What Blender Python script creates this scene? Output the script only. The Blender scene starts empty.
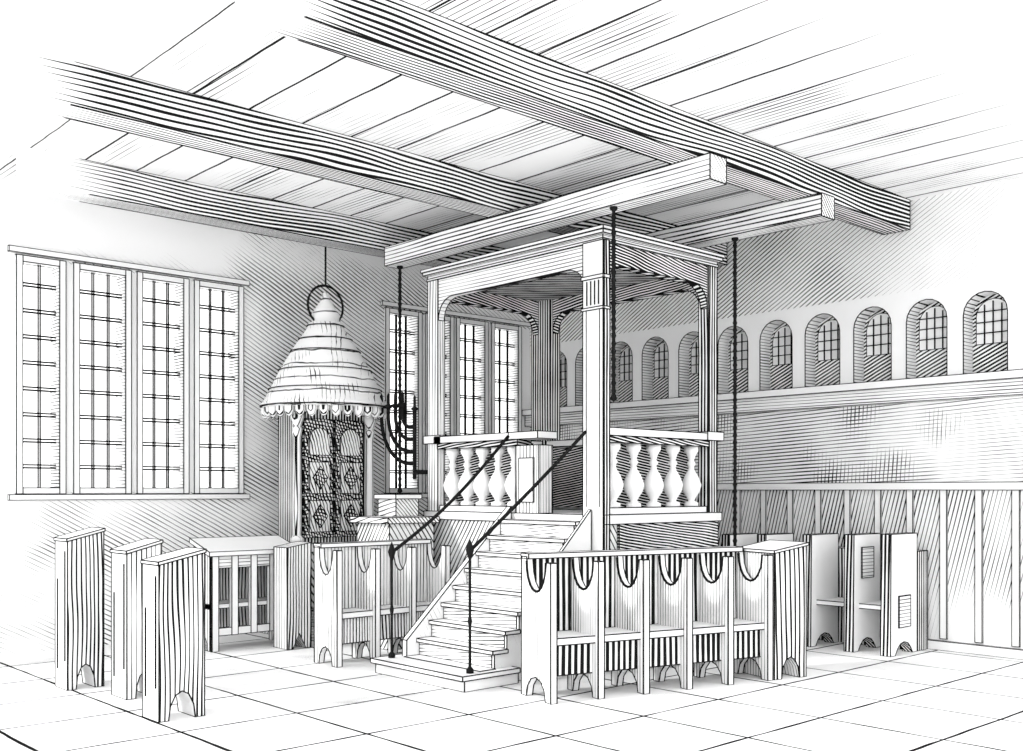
import bpy, bmesh, math
from mathutils import Vector, Matrix

S = 0.75          # drawing units -> metres
EYE = 2.1
sc = bpy.context.scene
sc.view_settings.view_transform = 'Standard'

# ------------------------------------------------------------ materials
def nd(nt, t, **kw):
    n = nt.nodes.new(t)
    for k, v in kw.items():
        setattr(n, k, v)
    return n

def solid(name, c, rough=0.9):
    m = bpy.data.materials.new(name); m.use_nodes = True
    nt = m.node_tree; nt.nodes.clear()
    o = nd(nt, 'ShaderNodeOutputMaterial'); d = nd(nt, 'ShaderNodeBsdfDiffuse')
    nz = nd(nt, 'ShaderNodeTexNoise'); nz.inputs['Scale'].default_value = 6
    g = nd(nt, 'ShaderNodeNewGeometry')
    nt.links.new(g.outputs['Position'], nz.inputs['Vector'])
    mr = nd(nt, 'ShaderNodeMapRange'); mr.inputs['To Min'].default_value = c*0.97; mr.inputs['To Max'].default_value = c*1.02
    nt.links.new(nz.outputs['Fac'], mr.inputs['Value'])
    nt.links.new(mr.outputs['Result'], d.inputs['Color'])
    nt.links.new(d.outputs[0], o.inputs[0])
    return m

PAPER = 0.94
INKC = 0.012

def hatch(name, layers, grad=None, paper=PAPER):
    """layers: list of dict(d, p, duty, wob, ws, wf, brk, bs)  -> engraved line pattern"""
    m = bpy.data.materials.new(name); m.use_nodes = True
    nt = m.node_tree; nt.nodes.clear(); L = nt.links.new
    def M(op, a, b=None, clamp=False):
        n = nd(nt, 'ShaderNodeMath', operation=op); n.use_clamp = clamp
        for i, v in enumerate((a, b)):
            if v is None: continue
            if isinstance(v, (int, float)): n.inputs[i].default_value = v
            else: L(v, n.inputs[i])
        return n.outputs[0]
    g = nd(nt, 'ShaderNodeNewGeometry')
    ps = nd(nt, 'ShaderNodeVectorMath', operation='SCALE'); ps.inputs['Scale'].default_value = 1/S
    L(g.outputs['Position'], ps.inputs[0]); P = ps.outputs[0]
    def dot(v):
        n = nd(nt, 'ShaderNodeVectorMath', operation='DOT_PRODUCT'); L(P, n.inputs[0]); n.inputs[1].default_value = v
        return n.outputs['Value']
    def noise(ws, f, det=2):
        n = nd(nt, 'ShaderNodeVectorMath', operation='MULTIPLY'); L(P, n.inputs[0]); n.inputs[1].default_value = ws
        t = nd(nt, 'ShaderNodeTexNoise'); t.inputs['Scale'].default_value = f; t.inputs['Detail'].default_value = det
        L(n.outputs[0], t.inputs['Vector']); return t.outputs['Fac']
    gr = None
    if grad:
        for (v, a, b, add) in grad:
            mr = nd(nt, 'ShaderNodeMapRange'); L(dot(v), mr.inputs['Value'])
            mr.inputs['From Min'].default_value = a; mr.inputs['From Max'].default_value = b
            mr.inputs['To Min'].default_value = 0; mr.inputs['To Max'].default_value = add
            gr = mr.outputs[0] if gr is None else M('ADD', gr, mr.outputs[0])
    res = None
    for l in layers:
        d = Vector(l['d']).normalized()
        v = M('DIVIDE', dot(d), l['p'])
        if l.get('wob', 0):
            n = noise(l.get('ws', (1, 1, 1)), l.get('wf', 1.0))
            v = M('ADD', v, M('MULTIPLY', M('SUBTRACT', n, 0.5), l['wob']))
        tri = M('MULTIPLY', M('ABSOLUTE', M('SUBTRACT', M('FRACT', v), 0.5)), 2.0)
        th = l['duty']
        if l.get('brk', 0):
            n2 = noise(l.get('bws', (1, 1, 1)), l.get('bs', 1.0), 3)
            th = M('ADD', M('MULTIPLY', M('SUBTRACT', n2, 0.5), l['brk']), th)
        if gr is not None and l.get('g', 1): th = M('ADD', M('MULTIPLY', gr, l.get('g', 1)), th)
        f = M('ADD', M('DIVIDE', M('SUBTRACT', th, tri), l.get('soft', .1)), 0.0, True)
        res = f if res is None else M('MAXIMUM', res, f)
    o = nd(nt, 'ShaderNodeOutputMaterial'); df = nd(nt, 'ShaderNodeBsdfDiffuse')
    mx = nd(nt, 'ShaderNodeMix', data_type='RGBA')
    L(res, mx.inputs[0]); mx.inputs[6].default_value = (paper, paper, paper, 1); mx.inputs[7].default_value = (INKC, INKC, INKC, 1)
    L(mx.outputs[2], df.inputs['Color']); L(df.outputs[0], o.inputs[0])
    return m

ink = solid('ink_black', 0.012)
white = solid('paper_white', PAPER)
iron = solid('wrought_iron', 0.015)
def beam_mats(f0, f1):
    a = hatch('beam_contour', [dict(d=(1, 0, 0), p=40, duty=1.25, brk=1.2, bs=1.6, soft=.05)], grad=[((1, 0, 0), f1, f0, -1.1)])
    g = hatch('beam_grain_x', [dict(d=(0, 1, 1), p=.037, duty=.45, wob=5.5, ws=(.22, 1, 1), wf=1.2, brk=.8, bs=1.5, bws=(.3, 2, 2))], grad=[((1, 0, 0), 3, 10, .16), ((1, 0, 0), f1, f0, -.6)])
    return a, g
wood_y = hatch('joist_grain_y', [dict(d=(1, 0, 1), p=.04, duty=.3, wob=2, ws=(1, .2, 1), wf=1.5, brk=1.1, bs=1.5, bws=(2, .5, 2))])
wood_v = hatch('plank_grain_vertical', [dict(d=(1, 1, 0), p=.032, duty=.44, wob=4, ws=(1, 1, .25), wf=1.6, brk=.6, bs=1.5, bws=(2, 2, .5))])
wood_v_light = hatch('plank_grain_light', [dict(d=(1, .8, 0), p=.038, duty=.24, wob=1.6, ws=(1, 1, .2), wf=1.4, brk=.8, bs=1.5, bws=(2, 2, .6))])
wood_v_grain_shade = hatch('plank_grain_and_shade', [dict(d=(1, 1, 0), p=.036, duty=.62, wob=1.5, ws=(1, 1, .2), wf=1.6, brk=.5, bs=2)])  # dense plank grain; also paints shade on post sides and inside seats
wood_h_grain_shade = hatch('frieze_grain_and_shade', [dict(d=(.15, .1, 1), p=.036, duty=.64, wob=4, ws=(.5, .5, 1), wf=1.4, brk=.5, bs=2)])  # darker copy of the frieze grain, with face shade painted in
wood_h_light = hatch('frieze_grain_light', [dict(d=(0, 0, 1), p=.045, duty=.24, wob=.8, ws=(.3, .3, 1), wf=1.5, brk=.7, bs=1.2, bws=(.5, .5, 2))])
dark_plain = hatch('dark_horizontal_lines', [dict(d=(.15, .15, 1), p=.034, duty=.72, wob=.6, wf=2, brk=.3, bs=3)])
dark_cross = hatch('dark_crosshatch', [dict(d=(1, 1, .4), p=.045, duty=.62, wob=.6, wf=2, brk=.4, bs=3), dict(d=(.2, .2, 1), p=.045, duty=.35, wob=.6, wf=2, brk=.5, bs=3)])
door_mat = hatch('ark_door_carving', [dict(d=(1, 0, .3), p=.045, duty=.55, wob=2.5, wf=4, brk=.8, bs=5), dict(d=(.2, 0, 1), p=.05, duty=.4, wob=2.5, wf=4, brk=.9, bs=6)])
door_light = hatch('ark_door_panel', [dict(d=(1, 0, .3), p=.05, duty=.35, wob=2, wf=4, brk=.7, bs=5)])
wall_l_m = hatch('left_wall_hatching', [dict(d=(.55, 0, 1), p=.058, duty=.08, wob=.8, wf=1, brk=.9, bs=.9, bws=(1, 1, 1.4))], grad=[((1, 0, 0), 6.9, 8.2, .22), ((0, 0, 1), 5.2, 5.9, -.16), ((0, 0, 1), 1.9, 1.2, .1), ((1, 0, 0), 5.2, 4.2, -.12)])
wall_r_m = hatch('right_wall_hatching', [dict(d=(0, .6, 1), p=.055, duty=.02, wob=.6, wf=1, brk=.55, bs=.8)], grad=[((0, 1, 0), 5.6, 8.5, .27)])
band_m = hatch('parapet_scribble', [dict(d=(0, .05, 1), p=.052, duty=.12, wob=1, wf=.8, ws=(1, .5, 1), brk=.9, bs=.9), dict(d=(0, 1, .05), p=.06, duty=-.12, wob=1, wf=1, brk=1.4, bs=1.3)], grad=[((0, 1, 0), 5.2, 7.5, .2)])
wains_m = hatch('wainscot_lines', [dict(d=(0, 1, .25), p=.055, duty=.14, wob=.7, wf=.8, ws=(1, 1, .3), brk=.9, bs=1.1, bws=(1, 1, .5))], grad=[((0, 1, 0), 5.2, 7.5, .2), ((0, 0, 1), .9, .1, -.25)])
niche_m = hatch('niche_hatching', [dict(d=(.3, .5, 1), p=.045, duty=.5, wob=.5, wf=2, brk=.4, bs=2)])
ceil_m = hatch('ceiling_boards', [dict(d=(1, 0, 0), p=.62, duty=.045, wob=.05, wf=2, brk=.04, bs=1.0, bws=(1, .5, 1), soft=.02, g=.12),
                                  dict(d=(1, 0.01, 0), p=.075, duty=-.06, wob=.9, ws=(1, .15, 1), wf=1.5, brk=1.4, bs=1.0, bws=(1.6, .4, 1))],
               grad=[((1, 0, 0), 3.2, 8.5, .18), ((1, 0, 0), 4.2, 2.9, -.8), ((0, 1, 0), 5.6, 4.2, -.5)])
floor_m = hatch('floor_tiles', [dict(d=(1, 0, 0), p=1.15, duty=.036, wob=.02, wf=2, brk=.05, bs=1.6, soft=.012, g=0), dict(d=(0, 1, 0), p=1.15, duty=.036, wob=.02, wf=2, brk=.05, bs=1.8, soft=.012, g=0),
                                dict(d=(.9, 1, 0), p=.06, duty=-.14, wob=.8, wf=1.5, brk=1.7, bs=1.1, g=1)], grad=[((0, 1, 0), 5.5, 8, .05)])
roof_m = hatch('ark_roof_shingles', [dict(d=(0, 0, 1), p=.2, duty=.14, wob=.35, wf=3, brk=.2, bs=4), dict(d=(1, -1, .25), p=.06, duty=.05, wob=1.5, wf=3, brk=1.2, bs=3.5)])
stone_m = hatch('plinth_hatching', [dict(d=(1, 1, .7), p=.05, duty=.35, wob=.5, wf=1.5, brk=.7, bs=1.5)])
stair_m = hatch('stair_side_lines', [dict(d=(1, .3, .6), p=.06, duty=.0, wob=.5, wf=1.5, brk=.9, bs=1.6)])
tread_m = hatch('stair_riser_lines', [dict(d=(0, .1, 1), p=.04, duty=.22, wob=.6, wf=2, brk=.9, bs=2)])
table_m = hatch('table_top_lines', [dict(d=(1, .2, 1), p=.042, duty=.3, wob=.8, wf=2, brk=.7, bs=2)])

# ------------------------------------------------------------ builder
class B:
    def __init__(s, name, w=.009, M=None, inkm=None):
        s.name, s.w, s.M, s.inkm = name, w*.85, M or Matrix.Identity(4), inkm or ink
        s.v, s.f, s.fm, s.sm, s.mats, s.seg = [], [], [], [], [], []
    def mi(s, m):
        if m not in s.mats: s.mats.append(m)
        return s.mats.index(m)
    def add(s, vs, fs, m, smooth=False, inked=True, world=False):
        b = len(s.v); vs = [Vector(v) if world else s.M @ Vector(v) for v in vs]
        s.v += vs
        for f in fs:
            s.f.append([b+i for i in f]); s.fm.append(s.mi(m)); s.sm.append(smooth)
        if inked:
            nrm = []; ed = {}
            for k, f in enumerate(fs):
                n = Vector((0, 0, 0))
                for i in range(len(f)):
                    a, c = vs[f[i]], vs[f[(i+1) % len(f)]]
                    n += a.cross(c)
                nrm.append(n.normalized())
                for i in range(len(f)):
                    e = tuple(sorted((f[i], f[(i+1) % len(f)]))); ed.setdefault(e, []).append(k)
            for e, ks in ed.items():
                if len(ks) < 2 or nrm[ks[0]].dot(nrm[ks[1]]) < .8:
                    s.seg.append((vs[e[0]], vs[e[1]]))
    def box(s, x0, x1, y0, y1, z0, z1, m=None, inked=True):
        m = m or white
        vs = [(x, y, z) for x in (x0, x1) for y in (y0, y1) for z in (z0, z1)]
        fs = [(0, 1, 3, 2), (4, 6, 7, 5), (0, 4, 5, 1), (2, 3, 7, 6), (0, 2, 6, 4), (1, 5, 7, 3)]
        s.add(vs, fs, m, inked=inked)
    def prism(s, pts, ax, a, b, m=None, inked=True, capm=None):
        m = m or white
        def mk(p, t):
            if ax == 'x': return (t, p[0], p[1])
            if ax == 'y': return (p[0], t, p[1])
            return (p[0], p[1], t)
        n = len(pts)
        area = sum(pts[i][0]*pts[(i+1) % n][1]-pts[(i+1) % n][0]*pts[i][1] for i in range(n))
        if area < 0: pts = pts[::-1]
        vs = [mk(p, a) for p in pts]+[mk(p, b) for p in pts]
        side = [(i, (i+1) % n, n+(i+1) % n, n+i) for i in range(n)]
        caps = [tuple(reversed(range(n))), tuple(range(n, 2*n))]
        if ax == 'y':
            side = [f[::-1] for f in side]; caps = [c[::-1] for c in caps]
        s.add(vs, side+caps, m, inked=inked)
        if capm:
            for k in (-1, -2): s.fm[k] = s.mi(capm)
    def lathe(s, c, prof, m, n=14):
        vs, fs = [], []
        for (r, z) in prof:
            for i in range(n):
                a = 2*math.pi*i/n; vs.append((c[0]+r*math.cos(a), c[1]+r*math.sin(a), c[2]+z))
        for j in range(len(prof)-1):
            for i in range(n):
                fs.append((j*n+i, j*n+(i+1) % n, (j+1)*n+(i+1) % n, (j+1)*n+i))
        fs.append(tuple(reversed(range(n)))); k = (len(prof)-1)*n; fs.append(tuple(range(k, k+n)))
        s.add(vs, fs, m, smooth=True, inked=False)
    def tube(s, pts, r, m=None, n=6, world=False, close=False):
        m = m or iron
        pts = [Vector(p) for p in pts]; vs, fs = [], []; N = len(pts)
        for k, p in enumerate(pts):
            if close: t = pts[(k+1) % N]-pts[k-1]
            else: t = pts[min(k+1, N-1)]-pts[max(k-1, 0)]
            t.normalize(); up = Vector((0, 0, 1)) if abs(t.z) < .9 else Vector((1, 0, 0))
            u = t.cross(up).normalized(); w = t.cross(u)
            for i in range(n):
                a = 2*math.pi*(i+.5)/n; vs.append(p+u*math.cos(a)*r+w*math.sin(a)*r)
        for k in range(N if close else N-1):
            k2 = (k+1) % N
            for i in range(n):
                fs.append((k*n+i, k*n+(i+1) % n, k2*n+(i+1) % n, k2*n+i))
        if not close:
            fs.append(tuple(reversed(range(n)))); fs.append(tuple(range((N-1)*n, N*n)))
        s.add(vs, fs, m, smooth=n > 5, inked=False, world=world)
    def line(s, a, b):
        s.seg.append((s.M @ Vector(a), s.M @ Vector(b)))
    def done(s):
        seg = s.seg; s.seg = []
        for a, b in seg:
            if (a-b).length > .004: s.tube([a, b], s.w, s.inkm, n=4, world=True)
        lo = Vector([min(v[i] for v in s.v) for i in range(3)]); hi = Vector([max(v[i] for v in s.v) for i in range(3)])
        c = Vector(((lo.x+hi.x)/2, (lo.y+hi.y)/2, lo.z))
        me = bpy.data.meshes.new(s.name)
        me.from_pydata([(v-c)*S for v in s.v], [], s.f)
        for m in s.mats: me.materials.append(m)
        me.polygons.foreach_set('material_index', s.fm); me.polygons.foreach_set('use_smooth', s.sm)
        me.update()
        o = bpy.data.objects.new(s.name, me); o.location = c*S
        sc.collection.objects.link(o); return o

def arc(cx, cz, r, a0, a1, n=8, rz=None):
    rz = rz or r
    return [(cx+r*math.cos(math.radians(a0+(a1-a0)*i/n)), cz+rz*math.sin(math.radians(a0+(a1-a0)*i/n))) for i in range(n+1)]

XR, YL, ZC = 13.5, 14.19, 6.0

# ------------------------------------------------------------ room shell
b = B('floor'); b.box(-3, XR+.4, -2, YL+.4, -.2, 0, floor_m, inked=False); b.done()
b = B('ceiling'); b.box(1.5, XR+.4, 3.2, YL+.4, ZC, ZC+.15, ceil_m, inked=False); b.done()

# left wall with window openings
wins = [(4.42, 4.98), (5.14, 5.86), (6.0, 6.7), (6.84, 7.56), (10.2, 10.9), (11.04, 11.6), (11.72, 12.4), (12.54, 13.22)]
ZS, ZT = 2.07, 5.1
b = B('wall_left')
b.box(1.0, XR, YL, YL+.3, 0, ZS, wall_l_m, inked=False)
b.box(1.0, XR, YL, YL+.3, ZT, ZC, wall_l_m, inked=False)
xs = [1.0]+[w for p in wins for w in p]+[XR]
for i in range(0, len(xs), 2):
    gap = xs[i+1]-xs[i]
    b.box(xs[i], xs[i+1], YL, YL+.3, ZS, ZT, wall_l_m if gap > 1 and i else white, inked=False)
b.done()
for i, (a, c) in enumerate(wins):
    b = B('window_%d' % (i+1), w=.009)
    y = YL-.04
    for (p, q) in ((a-.03, a+.05), (c-.05, c+.03)):
        b.box(p, q, y, YL+.12, ZS-.02, ZT+.02, white)
    b.box(c-.07, c-.052, y+.01, YL+.26, ZS+.06, ZT-.06, wood_h_light, inked=False)
    b.box(a+.05, c-.05, y, YL+.12, ZT-.06, ZT+.02); b.box(a+.05, c-.05, y, YL+.12, ZS-.02, ZS+.06)
    nc = 3 if c-a > .6 else 2
    for k in range(1, nc):
        x = a+.05+(c-a-.1)*k/nc
        b.box(x-.02, x-.006, YL+.04, YL+.06, ZS, ZT, iron, inked=False)
        b.box(x+.006, x+.02, YL+.04, YL+.06, ZS, ZT, iron, inked=False)
    for k in range(1, 9):
        z = ZS+(ZT-ZS)*k/9
        b.box(a+.05, c-.07, YL+.04, YL+.06, z-.03, z-.008, iron, inked=False)
        b.box(a+.05, c-.07, YL+.04, YL+.06, z+.01, z+.03, iron, inked=False)
    b.done()
b = B('trim_1', w=.007)
b.box(4.3, 7.68, YL-.05, YL, ZT+.05, ZT+.12, white); b.box(4.3, 7.68, YL-.06, YL, ZS-.1, ZS-.03, white)
b.done()
b = B('trim_2', w=.007)
b.box(10.1, XR-.02, YL-.05, YL, ZT+.05, ZT+.12, white); b.box(10.1, XR-.02, YL-.06, YL, ZS-.1, ZS-.03, white)
b.done()

# right wall with arched niches
b = B('wall_right', w=.009)
Z0, Z1, ZSP, R = 3.58, 4.66, 4.36, .28
st = [5.47+.775*i for i in range(11)]
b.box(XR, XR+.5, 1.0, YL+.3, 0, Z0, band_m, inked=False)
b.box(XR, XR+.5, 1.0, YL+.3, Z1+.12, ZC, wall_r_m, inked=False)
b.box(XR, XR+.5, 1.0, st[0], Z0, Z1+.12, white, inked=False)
for i, y in enumerate(st):
    e = st[i+1] if i+1 < len(st) else YL+.3
    pts = [(y, Z0), (y, ZSP)]+arc(y+R, ZSP, R, 180, 0, 10)[1:-1]+[(y+2*R, ZSP), (y+2*R, Z0), (e, Z0), (e, Z1+.12), (y, Z1+.12)]
    b.prism(pts, 'x', XR, XR+.28, wood_h_light, inked=False, capm=white)
    outline = [(y, Z0), (y, ZSP)]+arc(y+R, ZSP, R, 180, 0, 10)[1:-1]+[(y+2*R, ZSP), (y+2*R, Z0)]
    for p, q in zip(outline, outline[1:]): b.line((XR, p[0], p[1]), (XR, q[0], q[1]))
b.box(XR+.275, XR+.5, st[0], YL, Z0, Z1+.12, niche_m, inked=False)
b.done()
for i, y in enumerate(st):
    b = B('window_%d' % (9+i), w=.007)
    x = XR+.25; r = R-.06; c = y+R
    pts = [(c-r, Z0+.42), (c-r, ZSP)]+arc(c, ZSP, r, 180, 0, 10)[1:-1]+[(c+r, ZSP), (c+r, Z0+.42)]
    b.prism(pts, 'x', x, x+.03, white)
    for k in (1, 2, 3):
        yy = c-r+2*r*k/4; b.box(x-.02, x, yy-.006, yy+.006, Z0+.42, ZSP+(.19 if k == 2 else .15), iron, inked=False)
    for z in (Z0+.56, Z0+.70, Z0+.84): b.box(x-.02, x, c-r, c+r, z-.006, z+.006, iron, inked=False)
    b.done()
b = B('trim_3', w=.008)
b.box(XR-.22, XR, 1.5, YL-.02, Z0-.1, Z0, white); b.box(XR-.14, XR, 1.5, YL-.02, Z0-.3, Z0-.1, wood_h_light)
b.done()
b = B('trim_4', w=.008)
b.box(XR-.1, XR, 1.5, YL-.02, 2.1, 2.2, white)
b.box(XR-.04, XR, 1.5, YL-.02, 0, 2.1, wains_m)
y = 5.3
while y < YL-.2:
    b.box(XR-.07, XR-.04, y, y+.09, .15, 2.1, white); y += .46
b.done()
b = B('baseboard_right', w=.008); b.box(XR-.1, XR-.04, 1.5, YL-.02, 0, .12, white); b.done()

# ------------------------------------------------------------ ceiling timbers
for (y0, x0, x1, f0, f1) in ((6.73, 3.75, XR-.05, 3.75, 4.5), (9.7, 3.0, XR-.05, 3.0, 3.8), (12.5, 4.0, XR-.05, 4.0, 5.1)):
    im, gm = beam_mats(f0, f1)
    b = B('ceiling_beam', w=.009, inkm=im)
    b.box(x0, x1, y0, y0+.38, 5.6, ZC, gm); b.done()
b = B('hanging_joist', w=.009); b.box(8.86, 9.14, 6.6, 12.35, 5.33, 5.6, wood_y); b.done()
b = B('hanging_joist', w=.009); b.box(11.02, 11.3, 6.6, 12.35, 5.33, 5.6, wood_y); b.done()

# suspension rods
def rod(x, y, z0, z1):
    b = B('iron_suspension_rod'); prof = [(.0, 0), (.04, .04), (.02, .1)]
    z = .1; H = z1-z0
    while z < H-.12:
        prof += [(.02, z), (.03, z+.03), (.02, z+.06)]; z += .09
    prof += [(.02, H-.05), (.045, H-.03), (.045, H)]
    b.lathe((x, y, z0), prof, iron, 8); b.done()
rod(9.02, 12.2, 2.04, 5.33); rod(11.17, 7.93, .96, 5.33); rod(8.93, 8.0, 3.1, 5.33)

# ------------------------------------------------------------ bimah
X0, X1, Y0, Y1 = 9.0, 11.2, 8.23, 11.52
PF = 1.75
bal = [(.09, 0), (.09, .06), (.04, .09), (.05, .13), (.11, .25), (.13, .36), (.09, .5), (.042, .60), (.033, .66), (.06, .71), (.033, .76), (.055, .85), (.09, .92), (.09, 1)]
b = B('bimah_pavilion', w=.009)
b.box(X0, X1, Y0, Y1, 0, PF, stone_m)
b.box(X0-.03, X1+.03, Y0-.05, Y1+.05, PF-.05, PF+.06, white)
b.box(X0+.25, X1-.02, Y0-.03, Y0, .9, PF-.05, wood_h_grain_shade)
# posts
px, py = X0-.04, Y0-.04
pe = Y0+.28
b.box(px, X0+.06, py, pe, 1.3, 5.0, white)
for yy in (py+.05, pe-.06): b.box(px-.006, px, yy, yy+.009, 1.9, 4.2, ink, inked=False)
b.box(px+.01, X0+.06, py-.012, py, 1.3, 5.0, wood_v_grain_shade)  # dark sheet paints the shaded right side of the post
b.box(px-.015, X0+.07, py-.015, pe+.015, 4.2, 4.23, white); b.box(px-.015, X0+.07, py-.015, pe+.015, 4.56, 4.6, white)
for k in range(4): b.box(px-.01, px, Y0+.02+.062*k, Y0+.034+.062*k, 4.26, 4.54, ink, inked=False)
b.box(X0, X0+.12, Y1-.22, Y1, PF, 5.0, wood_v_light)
b.box(X1-.18, X1, Y0, Y0+.16, PF, 5.0, wood_v_grain_shade)
b.box(X1-.2, X1, Y1-.4, Y1, PF, 5.0, wood_v_grain_shade)
def frieze(a, c, zc=4.75, r=.3):
    return [(a, zc-r)]+arc(a+r, zc-r, r, 180, 90, 7)[1:]+arc(c-r, zc-r, r, 90, 0, 7)+[(c, 5.0), (a, 5.0)]
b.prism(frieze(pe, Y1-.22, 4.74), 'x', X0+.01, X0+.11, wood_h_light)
b.prism(frieze(Y0+.16, Y1-.4), 'x', X1-.15, X1-.03, wood_h_grain_shade)  # right and far friezes carry painted shade, left one stays light
b.prism(frieze(X0+.06, X1-.18), 'y', Y0+.02, Y0+.13, wood_h_grain_shade)
b.prism(frieze(X0+.12, X1-.2), 'y', Y1-.15, Y1-.03, wood_h_grain_shade)
# cornice & roof slab
b.box(X0-.01, X1+.01, Y0-.01, Y1+.01, 5.0, 5.03, white)
b.box(X0-.0, X1+.0, Y0-.0, Y1+.0, 5.03, 5.08, wood_h_light)
b.box(X0-.05, X1+.05, Y0-.05, Y1+.05, 5.08, 5.12, white)
b.box(X0-.07, X1+.07, Y0-.07, Y1+.07, 5.12, 5.16, white)
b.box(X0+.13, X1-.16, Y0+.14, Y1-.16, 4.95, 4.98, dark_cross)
# balustrades
def balus(ax, c, a, e, n, rail=white, inn=1):
    def bx(u0, u1, v0, v1, z0, z1, m, i=True):
        if ax == 'y': b.box(v0, v1, u0, u1, z0, z1, m, i)
        else: b.box(u0, u1, v0, v1, z0, z1, m, i)
    o = .16*inn
    bx(a, e, c-.1, c+.1, PF+.06, PF+.14, white)
    bx(a-.03, e+.03, c-.12, c+.12, 2.66, 2.74, wood_h_grain_shade)
    bx(a-.05, e+.05, c-.16, c+.16, 2.74, 2.83, rail)
    v0, v1 = sorted((c+o, c+o+.03*inn))
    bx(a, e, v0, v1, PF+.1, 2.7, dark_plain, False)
    for k in range(n):
        u = a+(e-a)*(k+.5)/n; H = 2.66-PF-.14
        p = (c, u) if ax == 'y' else (u, c)
        b.lathe((p[0], p[1], PF+.14), [(r*1.0, z*H) for r, z in bal], white, 16)
balus('y', X0+.12, 9.72, Y1-.24, 5)
b.box(X0, X0+.24, 9.3, 9.72, PF+.06, 2.66, wood_v_light)
b.box(X0-.02, X0, 9.38, 9.64, 1.95, 2.5, white)
b.box(X0-.05, X0+.29, 9.27, 9.8, 2.74, 2.83, white)
balus('x', Y0+.12, X0+.12, X1-.2, 5)
balus('y', X1-.12, Y0+.3, Y1-.45, 7, inn=-1)
balus('x', Y1-.12, X0+.27, X1-.3, 5, inn=-1)
b.box(X0-.04, X0+.25, Y1-.32, Y1+.05, 2.74, 2.85, white)
b.box(X1-.28, X1+.06, Y0-.06, Y0+.28, 2.74, 2.85, white)
b.done()

# stairs with rope-like iron handrails
b = B('bimah_staircase', w=.009)
n = 9; xa, xb = 7.3, X0-.06; ya, yb = 8.46, 9.74
side = [(xa, 0)]
for i in range(n):
    x = xa+(xb-xa)*i/n; z1 = PF*(i+1)/n-.02; z0 = PF*i/n-.02 if i else 0
    b.box(x, xb, ya, yb, max(0, z0), z1-.04, tread_m); b.box(x-.04, x+(xb-xa)/n, ya-.06, yb, z1-.04, z1, white)
    side += [(x, z1-.04), (xa+(xb-xa)*(i+1)/n, z1-.04)]
side += [(xb, 0)]
b.prism(side, 'y', ya-.04, ya-.005, white, capm=stair_m)
b.box(6.98, xb-1.2, ya-.14, yb+.16, 0, .12, white); b.box(6.93, xb-1.2, ya-.17, yb+.19, .12, .17, white)
b.prism([(8.3, 1.0), (xb, 1.0), (xb, PF+.12), (8.3, 1.25)], 'y', ya-.1, ya-.06, white)
b.prism([(7.3, .1), (xb, .1), (xb, PF+.14), (7.3, .36)], 'y', yb, yb+.08, stair_m)
for (y, zt, xe) in ((ya-.05, 1.5, 7.13), (yb+.06, 1.42, 7.13)):
    b.lathe((xe, y, .17), [(.04, 0), (.04, .04), (.016, .07), (.015, .5), (.025, .55), (.015, .6), (.015, zt-.3), (.035, zt-.24), (.045, zt-.2), (.025, zt-.14), (.0, zt-.08)], iron, 8)
    p0 = Vector((xe, y, zt-.04)); p1 = Vector((X0-.1, y+(.0 if y < 9 else -.05), 2.78))
    pts = []
    for k in range(11):
        t = k/10; p = p0.lerp(p1, t); p.z -= .1*math.sin(math.pi*t) if y > 9 else .02*math.sin(math.pi*t); pts.append(p)
    b.tube(pts, .02, iron, 8)
b.done()

# candelabrum beside the bimah
b = B('menorah_candelabrum')
cy, cz, mx = 11.74, 3.16, X0-.14
for k, r in enumerate((.18, .35, .52, .69)):
    pts = [(mx, cy-.1, cz-r)]+[(mx, p[0], p[1]) for p in arc(cy, cz, r, -90, 0, 8)]+[(mx, cy+r, cz+.1)]
    b.tube(pts, .028, iron, 6)
    b.lathe((mx, cy+r, cz+.1), [(.025, 0), (.06, .03), (.06, .055), (.025, .07), (.022, .2), (.0, .24)], iron, 8)
b.tube([(mx, cy-.1, 2.25), (mx, cy-.1, 3.2)], .03, iron); b.lathe((mx, cy-.1, 3.2), [(.02, 0), (.06, .03), (.02, .06), (.018, .2), (0, .22)], iron, 8)
b.tube([(mx, cy-.1, 2.35), (mx+.2, cy-.2, 2.35)], .03, iron)
b.done()

# ------------------------------------------------------------ ark
AX, AY = 8.38, 13.16
b = B('torah_ark', w=.008)
b.box(7.7, 9.1, 12.85, 14.0, 0, 1.3, stone_m); b.box(7.64, 9.16, 12.8, 14.05, 1.22, 1.34, white)
b.box(7.8, 8.98, 12.98, 13.5, 1.34, 3.3, wood_v_grain_shade)
for k in range(2):
    x = 7.88+.52*k
    b.box(x, x+.48, 12.93, 12.98, 1.42, 3.12, door_mat)
    for (z0, z1) in ((1.5, 1.95), (2.05, 2.5)):
        b.box(x+.07, x+.41, 12.9, 12.93, z0, z1, door_light)
        b.prism([(x+.24, z0+.06), (x+.36, (z0+z1)/2), (x+.24, z1-.06), (x+.12, (z0+z1)/2)], 'y', 12.88, 12.9, door_mat)
    pts = [(x+.07, 2.6)]+arc(x+.24, 2.82, .17, 180, 0, 8)+[(x+.41, 2.6)]
    b.prism(pts, 'y', 12.9, 12.93, door_light)
colp = [(.09, 0), (.09, .08), (.055, .12), (.06, .5), (.05, 1.5), (.075, 1.62), (.055, 1.66), (.095, 1.78), (.095, 1.86)]
for x in (7.76, 9.0):
    b.lathe((x, 12.92, 1.34), colp, wood_v_light, 12)
    b.box(x-.1, x+.1, 12.83, 13.02, 3.2, 3.3, white)
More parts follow.
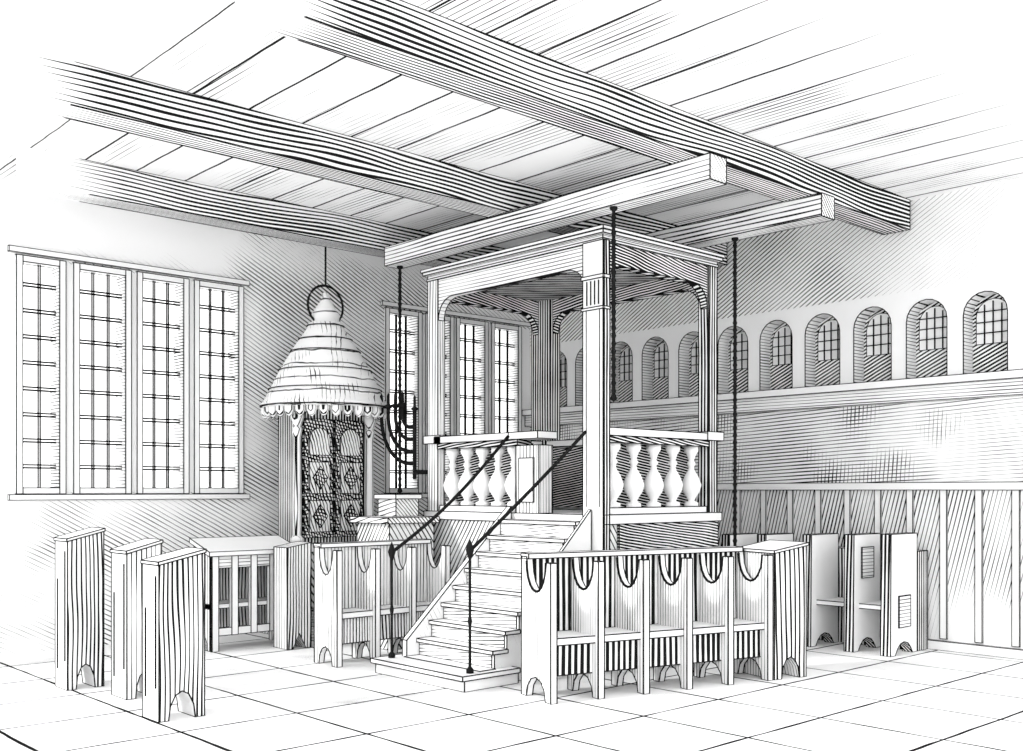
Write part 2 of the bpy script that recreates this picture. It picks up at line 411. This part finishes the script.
b.lathe((AX, AY, 3.26), [(.8, 0), (.92, .03), (.93, .09), (.9, .11), (.8, .3), (.66, .58), (.5, .86), (.38, 1.04), (.27, 1.2), (.25, 1.28), (.2, 1.3), (.2, 1.42), (.15, 1.5), (.07, 1.62), (.05, 1.72), (.0, 1.76)], roof_m, 28)
for (r, z) in ((.94, 3.31), (.82, 3.56), (.675, 3.84), (.51, 4.12), (.39, 4.3), (.27, 4.5)):
    b.tube([(AX+r*math.cos(a), AY+r*math.sin(a), z) for a in [2*math.pi*i/32 for i in range(32)]], .009, ink, 4, close=True)
for i in range(32):
    a = 2*math.pi*i/32
    b.lathe((AX+.86*math.cos(a), AY+.86*math.sin(a), 3.12), [(.0, 0), (.05, .04), (.075, .1), (.075, .16)], wood_v if i % 2 else wood_v_light, 8)
b.done()
b = B('ark_steps', w=.008)
for k, (r, z0, z1) in enumerate(((.62, 0, .2), (.5, .2, .4), (.38, .4, .6), (.27, .6, .8))):
    pts = [(8.4-r, 12.78)]+arc(8.4, 12.78, r, 180, 360, 12, rz=r)[1:-1]+[(8.4+r, 12.78)]
    b.prism(pts, 'z', z0, z1, tread_m, capm=white)
b.done()
b = B('hanging_crown_ring')
cz = 4.8
b.tube([(AX+.3*math.cos(a), AY, cz+.3*math.sin(a)) for a in [2*math.pi*i/28 for i in range(28)]], .018, iron, 6, close=True)
b.tube([(AX, AY, cz+.3), (AX, AY, ZC)], .016, iron, 6)
b.done()

# ------------------------------------------------------------ seats
def stalls(name, L, n, depth, h, M, cabinet=0, w=.009, rim=True):
    b = B(name, w=w, M=M)
    Ls = L-cabinet
    def prof():
        r = (depth-.2)/2; cyy = .09+r
        top = [(depth, h), (depth-.11, h)]+arc(cyy, h-.04, r, 0, -180, 8, rz=.3)+[(0, h-.04)]
        foot = [(0, 0), (.1, 0)]+arc(depth/2, 0, depth/2-.1, 180, 0, 6, rz=.22)[1:-1]+[(depth-.1, 0), (depth, 0)]
        return foot+top
    for i in range(n+1):
        x = Ls*i/n
        b.prism(prof(), 'x', x-.035, x+.035, white, capm=wood_v_light)
        r = (depth-.2)/2
        if rim: b.tube([(x-.037, p[0], p[1]) for p in arc(.09+r, h-.04, r, 0, -180, 10, rz=.3)], .014, ink, 5)
    b.box(0, Ls, depth-.07, depth, .2, h-.02, wood_v_grain_shade if rim else wood_v_light)  # denser hatch on the back paints the shade inside the seats
    b.box(-.03, Ls, depth-.14, depth+.02, h-.02, h+.03, white)
    b.box(.0, Ls, .06, depth-.07, .56, .63, white)
    b.box(.0, Ls, .12, .16, .25, .56, wood_v_grain_shade if rim else wood_v)
    if cabinet:
        a, c = Ls+.06, L
        ft = [(a, 0), (a+.1, 0)]+arc((a+c)/2, 0, (c-a)/2-.1, 180, 0, 6, rz=.24)[1:-1]+[(c-.1, 0), (c, 0)]
        b.prism(ft+[(c, h+.06), (a, h-.02)], 'y', 0, depth, wood_v_light, capm=wood_v)
        b.prism([(a-.02, h-.02), (c+.02, h+.06), (c+.02, h+.09), (a-.02, h+.01)], 'y', -.02, depth+.02, white)
    return b.done()
ang = math.atan2(-.95, 3.55)
stalls('stall_bench', 3.27, 5, .6, 1.42, Matrix.Translation((7.24, 7.27, 0)) @ Matrix.Rotation(ang, 4, 'Z'), cabinet=.52)
stalls('stall_bench', 1.65, 3, .5, 1.42, Matrix.Translation((6.88, 10.5, 0)), rim=False)

# desk by the bimah
b = B('reading_desk', w=.009)
b.box(8.08, 8.82, 11.16, 11.9, 0, 1.66, stone_m); b.box(8.0, 8.85, 11.08, 11.95, 1.66, 1.74, table_m)
b.box(8.4, 8.78, 11.45, 11.86, 1.74, 1.98, table_m); b.box(8.36, 8.8, 11.4, 11.9, 1.98, 2.04, white)
b.done()

# long desk bench
b = B('long_desk_bench', w=.008)
x0, x1, y0, y1, h = 6.3, 7.5, 12.6, 13.1, 1.38
b.prism([(y0-.06, h-.14), (y1, h+.02), (y1, h+.08), (y0-.06, h-.08)], 'x', x0-.06, x1+.06, white)
foot = [(y0, 0), (y0+.1, 0)]+arc((y0+y1)/2, 0, .15, 180, 0, 6, rz=.2)[1:-1]+[(y1-.1, 0), (y1, 0), (y1, h), (y0, h-.12)]
for x in (x0, x1-.08): b.prism(foot, 'x', x, x+.08, wood_v_light)
b.box(x0+.08, x1-.08, y1-.06, y1, .15, h-.05, wood_v)
for k in range(5):
    x = x0+(x1-x0-.09)*k/4; b.box(x, x+.09, y0-.02, y0+.05, .0 if k in (0, 4) else .2, h-.14, white)
b.box(x0, x1, y0, y0+.05, h-.3, h-.14, wood_h_light); b.box(x0, x1, y0, y0+.05, .2, .3, white)
b.box(x0, x1, y0+.05, y1-.06, .55, .61, white)
b.done()
b = B('pew_end_panel', w=.008)
b.prism([(7.12, 0), (7.2, 0), (7.3, .2), (7.4, 0), (7.48, 0), (7.48, 1.4), (7.12, 1.34)], 'y', 12.1, 12.45, wood_v_light, capm=wood_v); b.done()

# left pews
def pew(x0, x1, y0, y1, h, face=wood_v):
    b = B('pew_desk', w=.009)
    c = (x0+x1)/2; r = (x1-x0)/2-.09
    pts = [(x0, 0), (x0+.09, 0)]+arc(c, 0, r, 180, 0, 6, rz=.26)[1:-1]+[(x1-.09, 0), (x1, 0), (x1, h), (x0, h-.1)]
    b.prism(pts, 'y', y0, y1, white, capm=face)
    b.prism([(x0-.01, h-.1), (x1+.01, h+.0), (x1+.01, h+.03), (x0-.01, h-.07)], 'y', y0-.01, y1+.01, white)
    b.box(x0-.012, x0, y0+.05, y0+.065, .3, h-.2, ink, inked=False)
    b.box(x0-.012, x0, y1-.08, y1-.065, .2, h-.5, ink, inked=False)
    b.done()
pew(4.04, 4.48, 9.1, 9.45, 1.52); pew(4.24, 4.6, 10.3, 10.68, 1.56, wood_v_light); pew(3.98, 4.36, 11.2, 11.55, 1.66)

# right wall pew ends
b = B('wall_pew', w=.009)
ys = [6.46, 6.97, 7.59, 8.3, 8.91]
for k, y in enumerate(ys):
    x0, x1, h = 12.4, 13.1, 1.54-.02*k
    pts = [(x0, 0), (x0+.12, 0)]+arc((x0+x1)/2, 0, .2, 180, 0, 6, rz=.16)[1:-1]+[(x1-.12, 0), (x1, 0), (x1, h), (x0+.02, h)]
    b.prism(pts, 'y', y, y+.13, wood_v_grain_shade, capm=white)
    zz = (.35, .75) if k == 0 else (.95, 1.35)
    if k in (0, 1): b.prism([(x0+.2, zz[0]), (x1-.2, zz[0]), (x1-.2, zz[1]), (x0+.2, zz[1])], 'y', y-.015, y, wood_h_light)
b.box(13.1, 13.4, ys[0], ys[-1]+.2, .0, 1.3, wood_v_grain_shade)
b.box(12.55, 13.1, ys[0]+.1, ys[-1]+.1, .56, .62, white)
b.done()

# ------------------------------------------------------------ light
w = bpy.data.worlds.new('World'); sc.world = w; w.use_nodes = True
bg = w.node_tree.nodes['Background']; bg.inputs[0].default_value = (1, 1, 1, 1); bg.inputs[1].default_value = 2.1
def sun(name, d, e, a):
    l = bpy.data.lights.new(name, 'SUN'); l.energy = e; l.angle = math.radians(a)
    o = bpy.data.objects.new(name, l); o.rotation_euler = Vector(d).to_track_quat('-Z', 'Y').to_euler(); o.location = (0, 0, 8)
    sc.collection.objects.link(o)
sun('sun_daylight', (.85, -.3, -.42), 2.4, 8)

cam = bpy.data.cameras.new('camera'); co = bpy.data.objects.new('camera', cam); sc.collection.objects.link(co)
co.location = (0, 0, EYE*S); co.rotation_euler = (math.pi/2, 0, -math.atan2(.6764, .7364))
cam.sensor_width = 36; cam.lens = 1046/1023*36; cam.shift_y = 114.5/1023
cam.clip_start = .05
sc.camera = co
